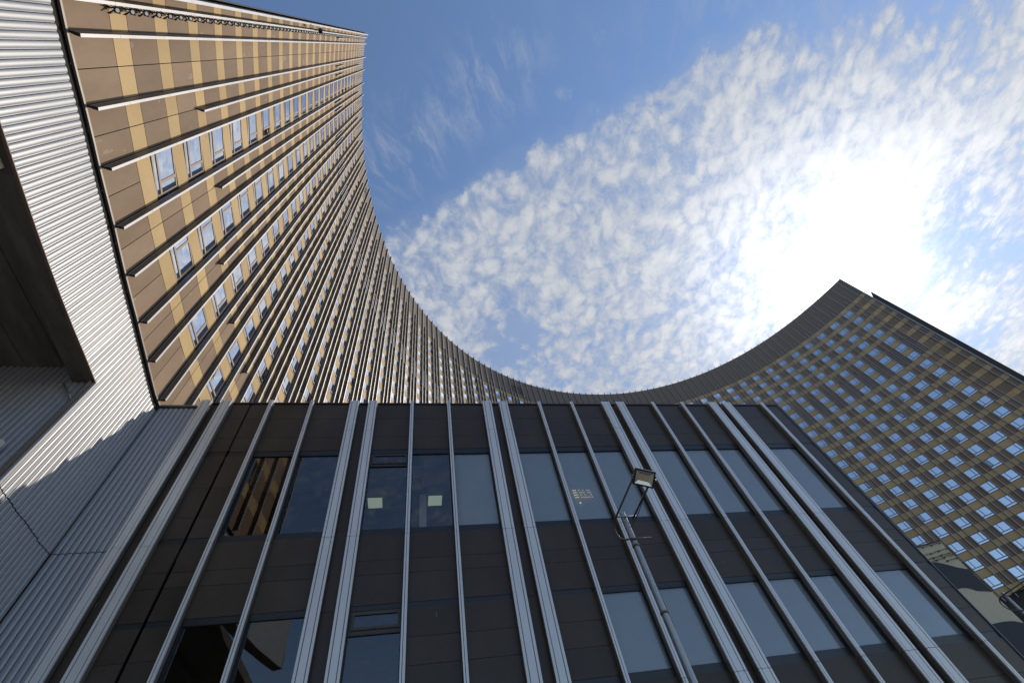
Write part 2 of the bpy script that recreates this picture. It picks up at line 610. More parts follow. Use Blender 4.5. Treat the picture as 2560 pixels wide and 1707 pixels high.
def panel(mb, a0, a1, z00, z01, z10, z11, gp=GP):
    mb.quad(A(a0 - gp, 0, z00 + gp), A(a1 + gp, 0, z10 + gp), A(a1 + gp, 0, z11 - gp), A(a0 - gp, 0, z01 - gp))


full = [184.55, 184.07] + BK + [12.95, A_RIGHT]
for i in range(len(full) - 1):
    a0, a1 = full[i], full[i + 1]
    k = i - 2
    win = is_win(k)
    am = (a0 + a1) / 2
    halves = [(a0, am), (am, a1)] if 0 <= k <= NB - 2 else [(a0, a1)]
    for h0, h1 in halves:
        for n in range(23):
            lo0, lo1 = oz(n, h0), oz(n, h1)
            prev0 = zb(h0) + .05 if n == 0 else oz(n - 1, h0) + oh(h0)
            prev1 = zb(h1) + .05 if n == 0 else oz(n - 1, h1) + oh(h1)
            if lo0 - prev0 < 0.3:
                continue
            louv = (k % 2 == 1) and 0 <= k <= NB - 2 and 59.0 < lo0 < 64.0 and bl(am) < .8
            if not (win and n > 0) and prev0 > zb(h0):
                panel(tan, h0, h1, prev0, lo0, prev1, lo1)
            if lo0 > zb(h0):
                if not win:
                    panel(tan if louv else och, h0, h1, lo0, lo0 + oh(h0), lo1, lo1 + oh(h1))
    if win:
        for n in range(23):
            if oz(n, am) > zb(am):
                panel(och, a0, a1, oz(n, a0), oz(n, a0) + oh(a0), oz(n, a1), oz(n, a1) + oh(a1))
tpart(tan, 'tan_panels', M_brown)
tpart(och, 'ochre_panels', M_ochre)

# ribbed parapet
par, rib = MB(), MB()
for i in range(len(full) - 1):
    a0, a1 = full[i], full[i + 1]
    k = i - 2
    vent = MB()
    t0 = oz(22, a0) + oh(a0) + .02
    t1 = oz(22, a1) + oh(a1) + .02
    par.quad(A(a0, 0, t0), A(a1, 0, t1), A(a1, 0, H), A(a0, 0, H))
    par.quad(A(a0, 0, H), A(a1, 0, H), A(a1, -.5, H), A(a0, -.5, H))
    par.quad(A(a0, -.5, 85.9), A(a0, -.5, H), A(a1, -.5, H), A(a1, -.5, 85.9))
    w = a0 - a1
    nr = max(2, int(round(w / 0.285)))
    for j in range(nr):
        c = a0 - w * (j + .5) / nr
        rw = .075
        q = [A(c + rw, .002, t0), A(c - rw, .002, t0), A(c - rw * .7, .06, t0), A(c + rw * .7, .06, t0)]
        rib.hexa(q + [(x, y, H - .12) for x, y, _ in q])
    if is_win(k) and bl((a0 + a1) / 2) > .0:
        c = (a0 + a1) / 2 + .14
        for j in range(6):
            for s_ in (-.14, .14):
                zc = 79.9 + j * .95
                if (j + (s_ > 0)) % 2:
                    q = [A(c + s_ + .07, .05, zc), A(c + s_ - .07, .05, zc), A(c + s_ - .07, .072, zc), A(c + s_ + .07, .072, zc)]
                    vent.hexa(q + [(x, y, zc + .3) for x, y, _ in q])
    if k in (46, 45, 12):
        for j in range(4):
            c = a0 - w * (j + .5) / 4
            q = [A(c + .08, .05, 80.3), A(c - .08, .05, 80.3), A(c - .08, .075, 80.3), A(c + .08, .075, 80.3)]
            vent.hexa(q + [(x, y, 83.6 - .5 * (j % 2)) for x, y, _ in q])
    if vent.f:
        tpart(vent, 'parapet_vent', M_black)
tpart(par, 'parapet', M_para)
tpart(rib, 'parapet_ribs', M_rib)

# the dark end blades
for aa, s_, ztop in ((A_RIGHT, -1, 77.2), (A_LEFT, 1, 85.2)):
    b = MB()
    o0, o1 = aa + s_ * .02, aa + s_ * (.80 if s_ < 0 else .07)
    q0 = [A(o0, .12, -1.6), A(o1, .12, -1.6), A(o1 - s_ * (.0 if s_ < 0 else .2), -.6, -1.6), A(o0 - s_ * (.0 if s_ < 0 else .2), -.6, -1.6)]
    if s_ > 0:
        q0 = [(x, y, 15.7) for x, y, z in q0]
    zz = (ztop - 1.0, ztop + .6, ztop + .6, ztop - 1.0)
    b.hexa(q0 + [(q0[i][0], q0[i][1], zz[i]) for i in range(4)])
    tpart(b, 'end_blade', M_blade)

# flashing at the foot of the left wing
fl = MB()
st = np.linspace(A_LEFT, 170.4, 40)
for a0, a1 in zip(st[:-1], st[1:]):
    q = [A(a0, .0, zb(a0) - .03), A(a1, .0, zb(a1) - .03), A(a1, .07, zb(a1) - .03), A(a0, .07, zb(a0) - .03)]
    p = [A(a0, .0, zb(a0) + .05), A(a1, .0, zb(a1) + .05), A(a1, .07, zb(a1) + .05), A(a0, .07, zb(a0) + .05)]
    fl.hexa(q + p)
tpart(fl, 'base_flashing', M_flash)

# ---- fins
FIN = [(-.028, 0, 0), (-.028, .09, 0), (-.037, .09, 1), (-.037, .115, 0), (-.022, .115, 0), (-.022, .14, 0), (-.043, .14, 2),
       (-.043, .29, 1), (-.043, .30, 1), (.043, .30, 1), (.043, .29, 2), (.043, .14, 2), (.022, .14, 0), (.022, .115, 0), (.037, .115, 1),
       (.037, .09, 0), (.028, .09, 0), (.028, 0, 0)]


def fin_mesh(z0, z1, scale=1.0, seams=True):
    """fin standing at the local origin: +y points to the courtyard; real joints every storey"""
    b = MB()
    zs = [z0]
    if seams:
        z = z0 + random.uniform(1.5, 2.7)
        while z < z1 - .6:
            zs.append(z)
            z += 2.73
    zs.append(z1)
    for p, q in zip(zs[:-1], zs[1:]):
        b.prism([(s * scale, t * scale, mi) for s, t, mi in FIN],
                [lambda s, t, zz=p + .006: (s, t, zz), lambda s, t, zz=q - .006: (s, t, zz)])
    me = bpy.data.meshes.new('fin')
    me.from_pydata(b.v, [], b.f)
    me.materials.append(M_bronze)
    me.materials.append(M_alu)
    me.materials.append(M_capshade)
    me.polygons.foreach_set('material_index', b.mi)
    me.update()
    return me


FULL_L = fin_mesh(0, 1, seams=False)


def place(name, me, a, z0):
    o = link(name, me, tower)
    n, t = Nrm(a)
    p = A(a, 0.002, z0)
    o.location = (p[0] - CX, p[1] - CY, z0 + 1.6)
    o.rotation_euler = (0, 0, math.atan2(n.y, n.x) - PI / 2)
    return o


meshes = {}


def fin_for(z0, z1, **kw):
    key = (round(z0, 1), round(z1, 1))
    if key not in meshes:
        meshes[key] = fin_mesh(0, key[1] - key[0], **kw)
    return meshes[key], key[0]


for k, a in enumerate(BK):
    me, z0 = fin_for(zb(a) + (.08 if a > 60 else 0), H + .35)
    place('fin', me, a, z0)
for a in (184.07, 12.95):
    me, z0 = fin_for(zb(a) + .08, H + .35)
    place('corner_fin', me, a, z0)
for a in (184.50, 12.80):
    me = fin_mesh(0, H - zb(a), scale=1.35)
    place('corner_fin', me, a, zb(a))
LOUV = fin_mesh(0, 4.6, scale=0.75, seams=False)
SHORT0 = {1: 23.3, 3: 24.3, 5: 23.0, 7: 22.75, 9: 22.65}
for k in range(1, 98, 2):
    a = (BK[k] + BK[k + 1]) / 2
    me, z0 = fin_for(SHORT0.get(k, 22.9), 80.2)
    place('short_fin', me, a, z0)
    for d in (.25, .75):
        a = BK[k] + (BK[k + 1] - BK[k]) * d
        me, z0 = LOUV, 59.6
        place('louvre_fin', me, a, z0)
for a in (183.66, 13.36):
    me, z0 = LOUV, 59.4
    place('louvre_fin', me, a, z0)

# ---- windows: one pattern and its mirror, each with a frame and panes
WH = 1.735


def window_geo(fr, pn, op, cu, W, mirror, opened, Hh, place_pt, bare=0):
    """add one window to the mesh builders; local x across, y out, z up; place_pt maps local to world"""
    def bx(mb, x0, x1, y0, y1, z0, z1, mi=0):
        if mirror:
            x0, x1 = -x1, -x0
        mb.hexa([place_pt(*p) for p in ((x0, y0, z0), (x1, y0, z0), (x1, y1, z0), (x0, y1, z0),
                                         (x0, y0, z1), (x1, y0, z1), (x1, y1, z1), (x0, y1, z1))], mi)

    def qd(mb, x0, x1, y, z0, z1, y2=None):
        if mirror:
            x0, x1 = -x1, -x0
        y2 = y if y2 is None else y2
        mb.quad(place_pt(x0, y, z0), place_pt(x1, y, z0), place_pt(x1, y2, z1), place_pt(x0, y2, z1))
    w = W / 2 - .055
    f = .09
    zs = .42 * Hh / WH
    xs = w - .50
    bx(fr, -w, w, -.035, .010, .02, .02 + f)
    bx(fr, -w, w, -.035, .010, Hh - f - .02, Hh - .02)
    bx(fr, -w, -w + f, -.035, .010, .02 + f, Hh - f - .02)
    bx(fr, w - f, w, -.035, .010, .02 + f, Hh - f - .02)
    bx(fr, -w + f, w - f, -.035, .014, zs - .075, zs + .045)
    bx(fr, xs - .055, xs + .055, -.035, .013, zs + .045, Hh - f - .02)
    qd(pn, -w + f, w - f, -.008, .02 + f, zs - .075)
    qd(pn, -w + f, xs - .055, -.008, zs + .045, Hh - f - .02)
    x0, x1 = xs + .055, w - f
    if opened:
        qd(op, x0, x1, -.05, zs + .045, Hh - f - .02)
        qd(pn, x0 + .03, x1 - .03, .16, zs + .05, Hh - f - .05, -.02)
        bx(fr, x0, x0 + .03, -.04, -.01, zs + .045, Hh - f - .02)
    else:
        qd(pn, x0, x1, -.008, zs + .045, Hh - f - .02)
    if bare == 0:
        qd(cu, -w + f, x0, -.16, .02 + f, Hh - f)
    elif bare == 1:
        qd(cu, -w + f, (x0 - w) * .4, -.16, .02 + f, Hh - f)
    if not opened and bare != 2:
        qd(cu, x0, w - f, -.165, .02 + f, Hh - f)


Rinv = ROT.T


def project(P):
    q = Rinv @ np.asarray(P)
    if q[2] < .1:
        return None
    return q[:2] / q[2] * FOCAL + np.array([1254.4055, 902.6048])


def hidden(P):
    if P[1] > 13.2:
        t = 13.2 / P[1]
        x, z = P[0] * t, P[2] * t
        if -10.4 < x < 18.9 and z < 15.5:
            return True
    return False


cells = []
for k in range(2, 97, 2):
    a0, a1 = BK[k], BK[k + 1]
    am = (a0 + a1) / 2
    for n in range(22):
        z0 = oz(n, am) + oh(am)
        z1 = oz(n + 1, am)
        if z0 < zb(am):
            continue
        c = A(am, 0, (z0 + z1) / 2)
        pts = [project(A(a, 0, z)) for a, z in ((a0, z0), (a1, z0), (a1, z1), (a0, z1))]
        area = 0.0
        if all(p is not None for p in pts):
            area = abs(sum(pts[i][0] * pts[(i + 1) % 4][1] - pts[(i + 1) % 4][0] * pts[i][1] for i in range(4))) / 2
            cpx = project(c)
            if not (-10 < cpx[0] < 2570 and -10 < cpx[1] < 1717) or hidden(c):
                area = 0.0
        cells.append([area, k, n, a0, a1, am, z0, z1, random.random() < .10])
cells.sort(key=lambda t: -t[0])
TEMPL = {}


def templ(W, mirror, opened, bare):
    key = (round(W, 2), mirror, opened, bare)
    if key not in TEMPL:
        fr, pn, op, cu = MB(), MB(), MB(), MB()
        window_geo(fr, pn, op, cu, key[0], mirror, opened, WH, lambda x, y, z: (x, y, z), bare)
        out = []
        for b, nm, mt in ((fr, 'window', M_frame), (pn, 'pane', M_pane), (cu, 'curtain', M_curtain), (op, 'open_casement', M_dark)):
            if not b.f:
                continue
            me = bpy.data.meshes.new(nm)
            me.from_pydata(b.v, [], b.f)
            me.materials.append(mt)
            me.update()
            out.append((nm, me))
        TEMPL[key] = out
    return TEMPL[key]


rfr, rpn, rop, rcu = MB(), MB(), MB(), MB()
for idx, (area, k, n, a0, a1, am, z0, z1, opened) in enumerate(cells):
    mirror = (k // 2) % 2 == 1
    W = a0 - a1
    bare = random.choices((0, 1, 2), (.66, .20, .14))[0]
    nrm, tan_ = Nrm(am)
    P0 = A(am, 0.0, z0)
    if idx < 100:
        parts = templ(W, mirror, opened, bare)
        o = link('window', parts[0][1], tower)
        o.location = (P0[0] - CX, P0[1] - CY, z0 + 1.6)
        o.rotation_euler = (0, 0, math.atan2(nrm.y, nrm.x) - PI / 2)
        o.scale = (1, 1, (z1 - z0) / WH)
        for nm, me in parts[1:]:
            link(nm, me, o)
    else:
        ang = math.atan2(nrm.y, nrm.x) - PI / 2
        ca, sa = math.cos(ang), math.sin(ang)
        window_geo(rfr, rpn, rop, rcu, W, mirror, opened, z1 - z0,
                   lambda x, y, z: (P0[0] + ca * x - sa * y, P0[1] + sa * x + ca * y, z0 + z), bare)
ow = tpart(rfr, 'window', M_frame)
ow['kind'] = 'stuff'
for b, nm, mt in ((rpn, 'pane', M_pane), (rcu, 'curtain', M_curtain), (rop, 'open_casement', M_dark)):
    b.v = [(x - CX, y - CY, z + 1.6) for x, y, z in b.v]
    oo = b.build(nm, mt, ow)
    oo['kind'] = 'stuff'
# window reveal backing
# ------------------------------------------------------------------ row of small spotlights up the end of the left wing
spot_proto = None
SA = 183.90


def make_spot():
    r = empty('spotlight')
    b = MB()
    ax = Vector((0, .80, -.60))                    # aimed down at the forecourt
    up_ = Vector((0, .60, .80))
    ct = Vector((0, .19, 0))
    q = [ct + Vector((sx * .085, 0, 0)) + up_ * (sy * .085) + ax * dd for dd in (-.045, .045) for sx, sy in ((-1, -1), (1, -1), (1, 1), (-1, 1))]
    b.hexa(q)
    b.box(-.025, .025, .0, .16, -.025, .025)
    b.build('housing', M_lampblk, r)
    b = MB()
    b.tube([ct + ax * .046, ct + ax * .070], .052, 12)
    b.build('lens', M_lens, r)
    b = MB()
    for s_ in (-.07, 0, .07):
        b.hexa([(s_ - .012, .12, -.1), (s_ + .012, .12, -.1), (s_ + .02, .18, -.1), (s_ - .02, .18, -.1),
                (s_ * 1.8 - .006, .10, -.30), (s_ * 1.8 + .006, .10, -.30), (s_ * 1.8 + .006, .18, -.29), (s_ * 1.8 - .006, .18, -.29)])
    b.build('mounting_comb', M_lampblk, r)
    return r


NSPOT = 80
z = 18.0
for i in range(80):
    if z > 84.5:
        break
    o = make_spot() if spot_proto is None else ctree(spot_proto)
    if spot_proto is None:
        spot_proto = o
    n, t = Nrm(SA)
    p = A(SA, .0, z)
    o.location = p
    o.rotation_euler = (0, 0, math.atan2(n.y, n.x) - PI / 2)
    tag(o, 'small black spotlight with white lens in the row up the wing edge', 'spotlight', 'spotlights in a row up the tower edge')
    z += .838
cb_ = MB()
pts = []
zz = 18.0
while zz < 84.4:
    pts += [A(SA, .12, zz), A(SA - .07 * random.uniform(.6, 1.3), .10, zz + .3), A(SA - .04, .10, zz + .6)]
    zz += .838
cb_.tube(pts, .014, 5)
tag(cb_.build('power_cable', M_lampblk), 'thin black cable linking the row of small spotlights', 'cable')

# bracket light on the wing edge
bl_ = empty('bracket_lamp')
n, t = Nrm(184.2)
bl_.location = A(184.2, .30, 44.6)
bl_.rotation_euler = (0, 0, math.atan2(n.y, n.x) - PI / 2)
b = MB()
b.tube([(0, 0, 0), (0, .35, .1), (.1, .62, .1)], .03, 8)
b.build('arm', M_lampblk, bl_)
b = MB()
rings = []
for i in range(7):
    f = i / 6 * PI
    rings.append((math.cos(f), max(.001, math.sin(f))))
b.tube([(.1, .72, .1 - .2 * c_) for c_, _ in rings], [.2 * s_ for _, s_ in rings], 14, cap=False)
b.build('globe', M_lampblk, bl_)
tag(bl_, 'round black lamp on a short arm near the top of the left wing edge', 'lamp')

# ------------------------------------------------------------------ corrugated base with a passage
base = empty('clad_base', (-10.0, 6.0, -1.6))
tag(base, 'silver corrugated metal base wall with a dark concrete passage on the left', 'building')


def bpart(mb, name, mats, bevel=0.0):
    mb.v = [(x + 10.0, y - 6.0, z + 1.6) for x, y, z in mb.v]
    return mb.build(name, mats, base, bevel)


PITCH = .1855
YC = 13.27                                    # plane of the set-back strip beside the fins
JAMB_A = arc_of_y(10.0)
AC = arc_of_y(YC)


def corr_profile(u, dep=.026):
    """depth of the ribbed sheet at fraction u of one rib"""
    if u < .07:
        return -.022
    if u < .18:
        return .016
    w = (u - .18) / .82
    return .012 + dep * math.sqrt(max(0.0, 1 - abs(2 * w - 1) ** 2.2))


US = [0, .035, .07, .071, .18, .181, .22, .28, .36, .46, .56, .66, .76, .85, .92, .97, .999]


def ribbed(mb, fn, n0, n1, z0f, z1f, extra=0.0, dep=.026):
    prev = None
    for i in range(n0, n1):
        for u in US:
            a = (i + u) * PITCH
            d = corr_profile(u, dep) + extra
            lo_ = fn(a, d, z0f(a, u))
            hi_ = fn(a, d, z1f(a, u))
            if prev is not None:
                mb.quad(prev[0], lo_, hi_, prev[1], 1 if u <= .0711 else 0, u > .181)
            prev = (lo_, hi_)


def weld(o):
    import bmesh
    bm = bmesh.new()
    bm.from_mesh(o.data)
    bmesh.ops.remove_doubles(bm, verts=bm.verts, dist=.0008)
    bm.to_mesh(o.data)
    bm.free()


# along the tower's curve: s = 0 at the inner corner, growing towards the camera
def fcurve(a, d, z):
    return A(AC + a, d - .02, z)


n_j = int((JAMB_A - AC) / PITCH)
n_end = int((189.5 - AC) / PITCH)
jit = {}


def seam(a, u):
    i = int(a / PITCH)
    if i not in jit:
        jit[i] = random.uniform(-.02, .02)
    return 8.80 + jit[i]


def ztop(a, u):
    return zb(min(AC + a, 184.6)) - .30


c1, c2 = MB(), MB()
ribbed(c1, fcurve, 0, n_j, seam, ztop, .010)                 # above the seam, up to the passage jamb
ribbed(c2, fcurve, 0, n_j, lambda a, u: -1.6, lambda a, u: seam(a, u) - .022)
o = bpart(c1, 'upper_cladding', [M_corr, M_groove])
weld(o)
o = bpart(c2, 'lower_cladding', [M_corr, M_groove])
weld(o)
c3 = MB()
ribbed(c3, fcurve, n_j, n_end, lambda a, u: 12.80, ztop, .010)  # over the passage opening
o = bpart(c3, 'lintel_cladding', [M_corr, M_groove])
weld(o)
# jamb trim and return wall of the passage
JA = AC + n_j * PITCH
jx, jy, _ = A(JA, 0, 0)


def fret(a, d, z):
    return (jx - .05 - a, jy + .04 - d, z)


c4 = MB()
ribbed(c4, fret, 0, 34, lambda a, u: -1.6, lambda a, u: 13.6, 0.0, .05)
o = bpart(c4, 'passage_wall', [M_corr, M_groove])
weld(o)
b = MB()
b.hexa([A(JA + .0, -.10, -1.6), A(JA + .03, -.10, -1.6), A(JA + .03, .06, -1.6), A(JA + .0, .06, -1.6),
        A(JA + .0, -.10, 12.8), A(JA + .03, -.10, 12.8), A(JA + .03, .06, 12.8), A(JA + .0, .06, 12.8)])
bpart(b, 'jamb_trim', M_corr)
# strip in the plane of the dark facade


def fstrip(a, d, z):
    return (A(AC, 0, 0)[0] + .02 + a, YC + .02 - d, z)


nst = int((-8.78 + 10.3) / PITCH) + 1
c5, c6 = MB(), MB()
ribbed(c5, fstrip, 0, nst, lambda a, u: 8.82, lambda a, u: 15.12, .010, .045)
ribbed(c6, fstrip, 0, nst, lambda a, u: -1.6, lambda a, u: 8.80, 0.0, .045)
o = bpart(c5, 'corner_upper_cladding', [M_corr, M_groove])
weld(o)
o = bpart(c6, 'corner_lower_cladding', [M_corr, M_groove])
weld(o)
b = MB()
b.box(-10.30, -8.86, YC - .10, YC + .3, 15.20, 15.27)
bpart(b, 'corner_flashing', M_flash)
b = MB()
b.box(-10.28, -8.80, YC + .022, YC + .5, -1.6, 15.2)
st = np.linspace(184.6, AC, 30)
for a0, a1 in zip(st[:-1], st[1:]):
    z0 = 12.82 if (a0 + a1) / 2 > JA else -1.6
    b.hexa([A(a0, -.038, z0), A(a1, -.038, z0), A(a1, -.025, z0), A(a0, -.025, z0),
            A(a0, -.038, zb(a0) - .03), A(a1, -.038, zb(a1) - .03), A(a1, -.025, zb(a1) - .03), A(a0, -.025, zb(a0) - .03)])
bpart(b, 'backing', M_black)
b = MB()
st = list(np.linspace(JA, 189.5, 16))
for a0, a1 in zip(st[:-1], st[1:]):
    b.hexa([A(a0, -.03, 12.775), A(a1, -.03, 12.775), A(a1, .045, 12.775), A(a0, .045, 12.775),
            A(a0, -.03, 12.798), A(a1, -.03, 12.798), A(a1, .045, 12.798), A(a0, .045, 12.798)])
bpart(b, 'edge_trim', mat('rust_trim', (.20, .13, .10), .6))
# concrete passage ceiling and edge beam
b = MB()
st = list(np.linspace(JA, 189.5, 16))
for a0, a1 in zip(st[:-1], st[1:]):
    b.hexa([A(a0, -.032, 12.80), A(a1, -.032, 12.80), A(a1, -.62, 12.80), A(a0, -.62, 12.80),
            A(a0, -.03, 13.7), A(a1, -.03, 13.7), A(a1, -.62, 13.7), A(a0, -.62, 13.7)])
bpart(b, 'edge_beam', M_conc)
b = MB()
b.box(-24, jx - .62, -14, jy + .1, 13.62, 14.2)
for xx in (-13.4, -16.2):
    b.box(xx - .25, xx, -14, jy - .2, 13.25, 13.62)
for xx in np.arange(-22.0, -10.8, 1.05):
    b.box(xx, xx + .03, -14, jy - .1, 13.600, 13.62)
bpart(b, 'passage_ceiling', M_conc)
b = MB()
b.box(-24, -23.8, -14, jy, -1.6, 13.6)
bpart(b, 'passage_back_wall', M_conc)
b = MB()
b.tube([(jx - .12, jy - .06, 11.9), (jx - .75, jy - .10, 12.65)], .028, 6)
bpart(b, 'strut', M_galv)

dl = MB()
dl.box(-10.02, -9.80, 2.9, 3.62, 12.66, 12.80)
dl.box(-10.12, -10.02, 2.9, 3.62, 12.60, 12.80)
o = dl.build('duct_box', M_pale)
tag(o, 'pale metal box under the concrete passage ceiling at left edge', 'duct')
wb = MB()
wb.box(-11.1, -10.66, 9.80, 9.93, 9.45, 9.98)
o = wb.build('wall_box', M_pale)
tag(o, 'small pale box on the corrugated passage wall at far left', 'box')

# ------------------------------------------------------------------ dark podium
K = 13.2 / 13.0
YF, YP = 13.2, 13.42                          # front of the fins, plane of the panels
KP = YP / 13.0
pod = empty('podium_building', (4.0, YP, -1.6))
tag(pod, 'low dark brown panelled building with silver fins in front of the tower', 'building')


def ppart(mb, name, mats, parent=None, bevel=0.0):
    mb.v = [(x - 4.0, y - YP, z + 1.6) for x, y, z in mb.v]
    return mb.build(name, mats, pod if parent is None else parent, bevel)


FINS = [(-8.679, -8.314), (-7.95, -7.565), (-6.10, -5.972), (-4.485, -4.36), (-2.862, -2.500), (-2.103, -1.742),
        (-.305, -.165), (1.306, 1.44), (2.923, 3.33), (3.688, 4.08), (5.539, 5.67), (7.138, 7.27),
        (8.723, 9.12), (9.483, 9.88), (11.354, 11.49), (12.937, 13.08), (14.489, 14.93), (15.292, 15.74), (17.506, 17.66)]
ZT = 15.62                                    # parapet top
LV = dict(p1=14.23 * KP, p2=13.18 * KP, b0=12.47 * KP, g0=12.26 * KP, g1=8.95 * KP, b1=8.77 * KP,
          q1=7.89 * KP, q2=7.44 * KP, c0=6.56 * KP, h0=6.42 * KP, h1=4.21 * KP, c1=4.02 * KP, r1=5.63 * KP, r2=4.95 * KP)
XR = 18.60 * K + .02
XL = -8.70 * K
fx = [(a * K, b_ * K) for a, b_ in FINS]
WIDE = {0, 1, 4, 5, 8, 9, 12, 13, 16, 17}

for i, (x0, x1) in enumerate(fx):
    b = MB()
    segs = [(15.42 * K, 13.57 * K), (13.57 * K, 8.77 * K), (8.77 * K, 3.98 * K), (3.98 * K, -1.6)]
    for zt_, zb_ in segs:
        zt_ -= .006
        zb_ += .006
        w = x1 - x0
        gp = .022 if i in WIDE else .018
        if i in WIDE:
            gs = [(x0, x0 + w * .19), (x0 + w * .19 + gp, x1 - w * .19 - gp), (x1 - w * .19, x1)]
        else:
            gs = [(x0, x0 + w * .42 - gp / 2), (x0 + w * .42 + gp / 2, x1)]
        for j, (g0_, g1_) in enumerate(gs):
            yo = YF if not (i in WIDE and j == 1) else YF + .006
            b.box(g0_, g1_, yo, YF + .05, zb_, zt_, 0)
        b.box(x0 + .003, x1 - .003, YF + .05, YP - .003, zb_, zt_, 1)
    for g0_, g1_ in zip(gs[:-1], gs[1:]):
        b.box(g0_[1] + .001, g1_[0] - .001, YF + .035, YF + .05, -1.6, 15.40 * K, 2)
    ppart(b, 'fin', [M_fin2, M_side, M_groove])

cellsx = [(XL, fx[0][0])] + [(fx[i][1], fx[i + 1][0]) for i in range(len(fx) - 1)] + [(fx[-1][1], XR)]
UP = {3, 4, 6, 7, 8, 10, 11, 12, 14, 15, 16, 18}
LOW = {3, 4, 6, 11, 12, 14, 15, 16, 18}
VENT = {6}
BLIND = {8, 10, 11, 12, 14, 15, 16, 18}
panels = MB()


def pan(x0, x1, z0, z1, y=YP, g_=.005):
    t = [random.uniform(-.004, .004) for _ in range(4)]
    a_, b_, c_, d_ = x0 + .001, x1 - .001, z0 + g_, z1 - g_
    panels.hexa([(a_, y + t[0], c_), (b_, y + t[1], c_), (b_, y + .06, c_), (a_, y + .06, c_),
                 (a_, y + t[2], d_), (b_, y + t[3], d_), (b_, y + .06, d_), (a_, y + .06, d_)])


wins = []
for i, (x0, x1) in enumerate(cellsx):
    if x1 - x0 < .05:
        continue
    narrow = (i in (1, 5, 9, 13, 17))
    if narrow:
        for a_, b_ in ((ZT, LV['b0'] - .12), (LV['b0'] - .12, LV['g1']), (LV['g1'], LV['c0'] - .1), (LV['c0'] - .1, LV['h1']), (LV['h1'], -1.6)):
            pan(x0, x1, b_, a_, YP + .02)
        continue
    xs = [(x0, x1)]
    if i == 2:
        xs = [(x0, -7.02), (-6.94, x1)]
    for xa, xb in xs:
        for a_, b_ in ((ZT, LV['p1']), (LV['p1'], LV['p2']), (LV['p2'], LV['b0'])):
            pan(xa, xb, b_, a_)
        for a_, b_ in ((LV['b1'], LV['q1']), (LV['q1'], LV['q2']), (LV['q2'], LV['c0'])):
            pan(xa, xb, b_, a_)
        for a_, b_ in ((LV['c1'], 3.2), (3.2, 2.5), (2.5, .6), (.6, -1.6)):
            pan(xa, xb, b_, a_)
        if i not in UP:
            for a_, b_ in ((LV['g0'], 11.2), (11.2, 10.0), (10.0, LV['g1'])):
                pan(xa, xb, b_, a_)
        if i not in LOW:
            for a_, b_ in ((LV['h0'], LV['r1']), (LV['r1'], LV['r2']), (LV['r2'], LV['h1'])):
                pan(xa, xb, b_, a_)
        for a_, b_ in (('b0', 'g0'), ('g1', 'b1'), ('c0', 'h0'), ('h1', 'c1')):
            bars = MB()
            bars.box(xa + .001, xb - .001, YP + .012, YP + .09, LV[b_], LV[a_])
            ppart(bars, 'glazing_bar', M_bar)
    if i in UP:
        wins.append((i, x0, x1, LV['g1'], LV['g0'], True))
    if i in LOW:
        wins.append((i, x0, x1, LV['h1'], LV['h0'], False))
ppart(panels, 'facade_panels', M_podium)

for i, x0, x1, z0, z1, upper in wins:
    fr = MB()
    e = .035
    zt_ = z1
    if i in VENT:
        zt_ = z1 - .62
    fr.box(x0 + .001, x0 + e, YP + .015, YP + .10, z0 + .001, z1 - .001)
    fr.box(x1 - e, x1 - .001, YP + .015, YP + .10, z0 + .001, z1 - .001)
    fr.box(x0 + e, x1 - e, YP + .015, YP + .10, zt_ - e, zt_ - .001)
    fr.box(x0 + e, x1 - e, YP + .015, YP + .10, z0 + .001, z0 + e)
    o = ppart(fr, 'window', M_bar)
    p = MB()
    p.quad((x0 + e, YP + .06, z0 + e), (x1 - e, YP + .06, z0 + e), (x1 - e, YP + .06, zt_ - e), (x0 + e, YP + .06, zt_ - e))
    ppart(p, 'pane', M_glass2, o)
    if i in VENT:
        s_ = MB()
        za, zc = zt_ + .10, z1 - .05
        xa, xb = x0 + .09, x1 - .06
        s_.box(xa, xb, YP - .01, YP + .06, za, za + .07)
        s_.box(xa, xb, YP - .01, YP + .06, zc - .07, zc)
        s_.box(xa, xa + .06, YP - .01, YP + .06, za + .07, zc - .07)
        s_.box(xb - .06, xb, YP - .01, YP + .06, za + .07, zc - .07)
        s_.box(x0 + e, x1 - e, YP + .03, YP + .09, zt_, za)
        s_.box(x0 + e, x1 - e, YP + .03, YP + .09, zc, z1)
        s_.box(x0 + e, xa, YP + .03, YP + .09, za, zc)
        s_.box(xb, x1 - e, YP + .03, YP + .09, za, zc)
        s_.box((xa + xb) / 2 - .05, (xa + xb) / 2 + .05, YP - .03, YP - .01, za + .01, za + .04)
        ppart(s_, 'vent_sash', mat('sash_brown', (.05, .04, .032), .45), o)
        p = MB()
        p.quad((xa + .06, YP + .03, za + .07), (xb - .06, YP + .03, za + .07), (xb - .06, YP + .03, zc - .07), (xa + .06, YP + .03, zc - .07))
        ppart(p, 'vent_pane', M_glass2, o)
    if i in BLIND and (upper or i != 8):
        p = MB()
        p.quad((x0, YP + .13, z0 - .1), (x1, YP + .13, z0 - .1), (x1, YP + .13, z1 + .1), (x0, YP + .13, z1 + .1))
        ppart(p, 'roller_blind', M_blind, o)

b = MB()
for (x0, x1), (x2, x3) in zip(fx[:-1], fx[1:]):
    b.box(x1 + .002, x2 - .002, YP - .05, YP + .10, ZT, ZT + .07)
b.box(fx[-1][1] + .002, XR + .03, YP - .05, YP + .10, ZT, ZT + .07)
ppart(b, 'parapet_cap', M_bronze)
b = MB()
b.box(XR - .001, XR + .03, YP - .04, YP + .08, -1.6, ZT)
ppart(b, 'corner_trim', mat('corner_trim', (.12, .13, .16), .35, metal=.6))
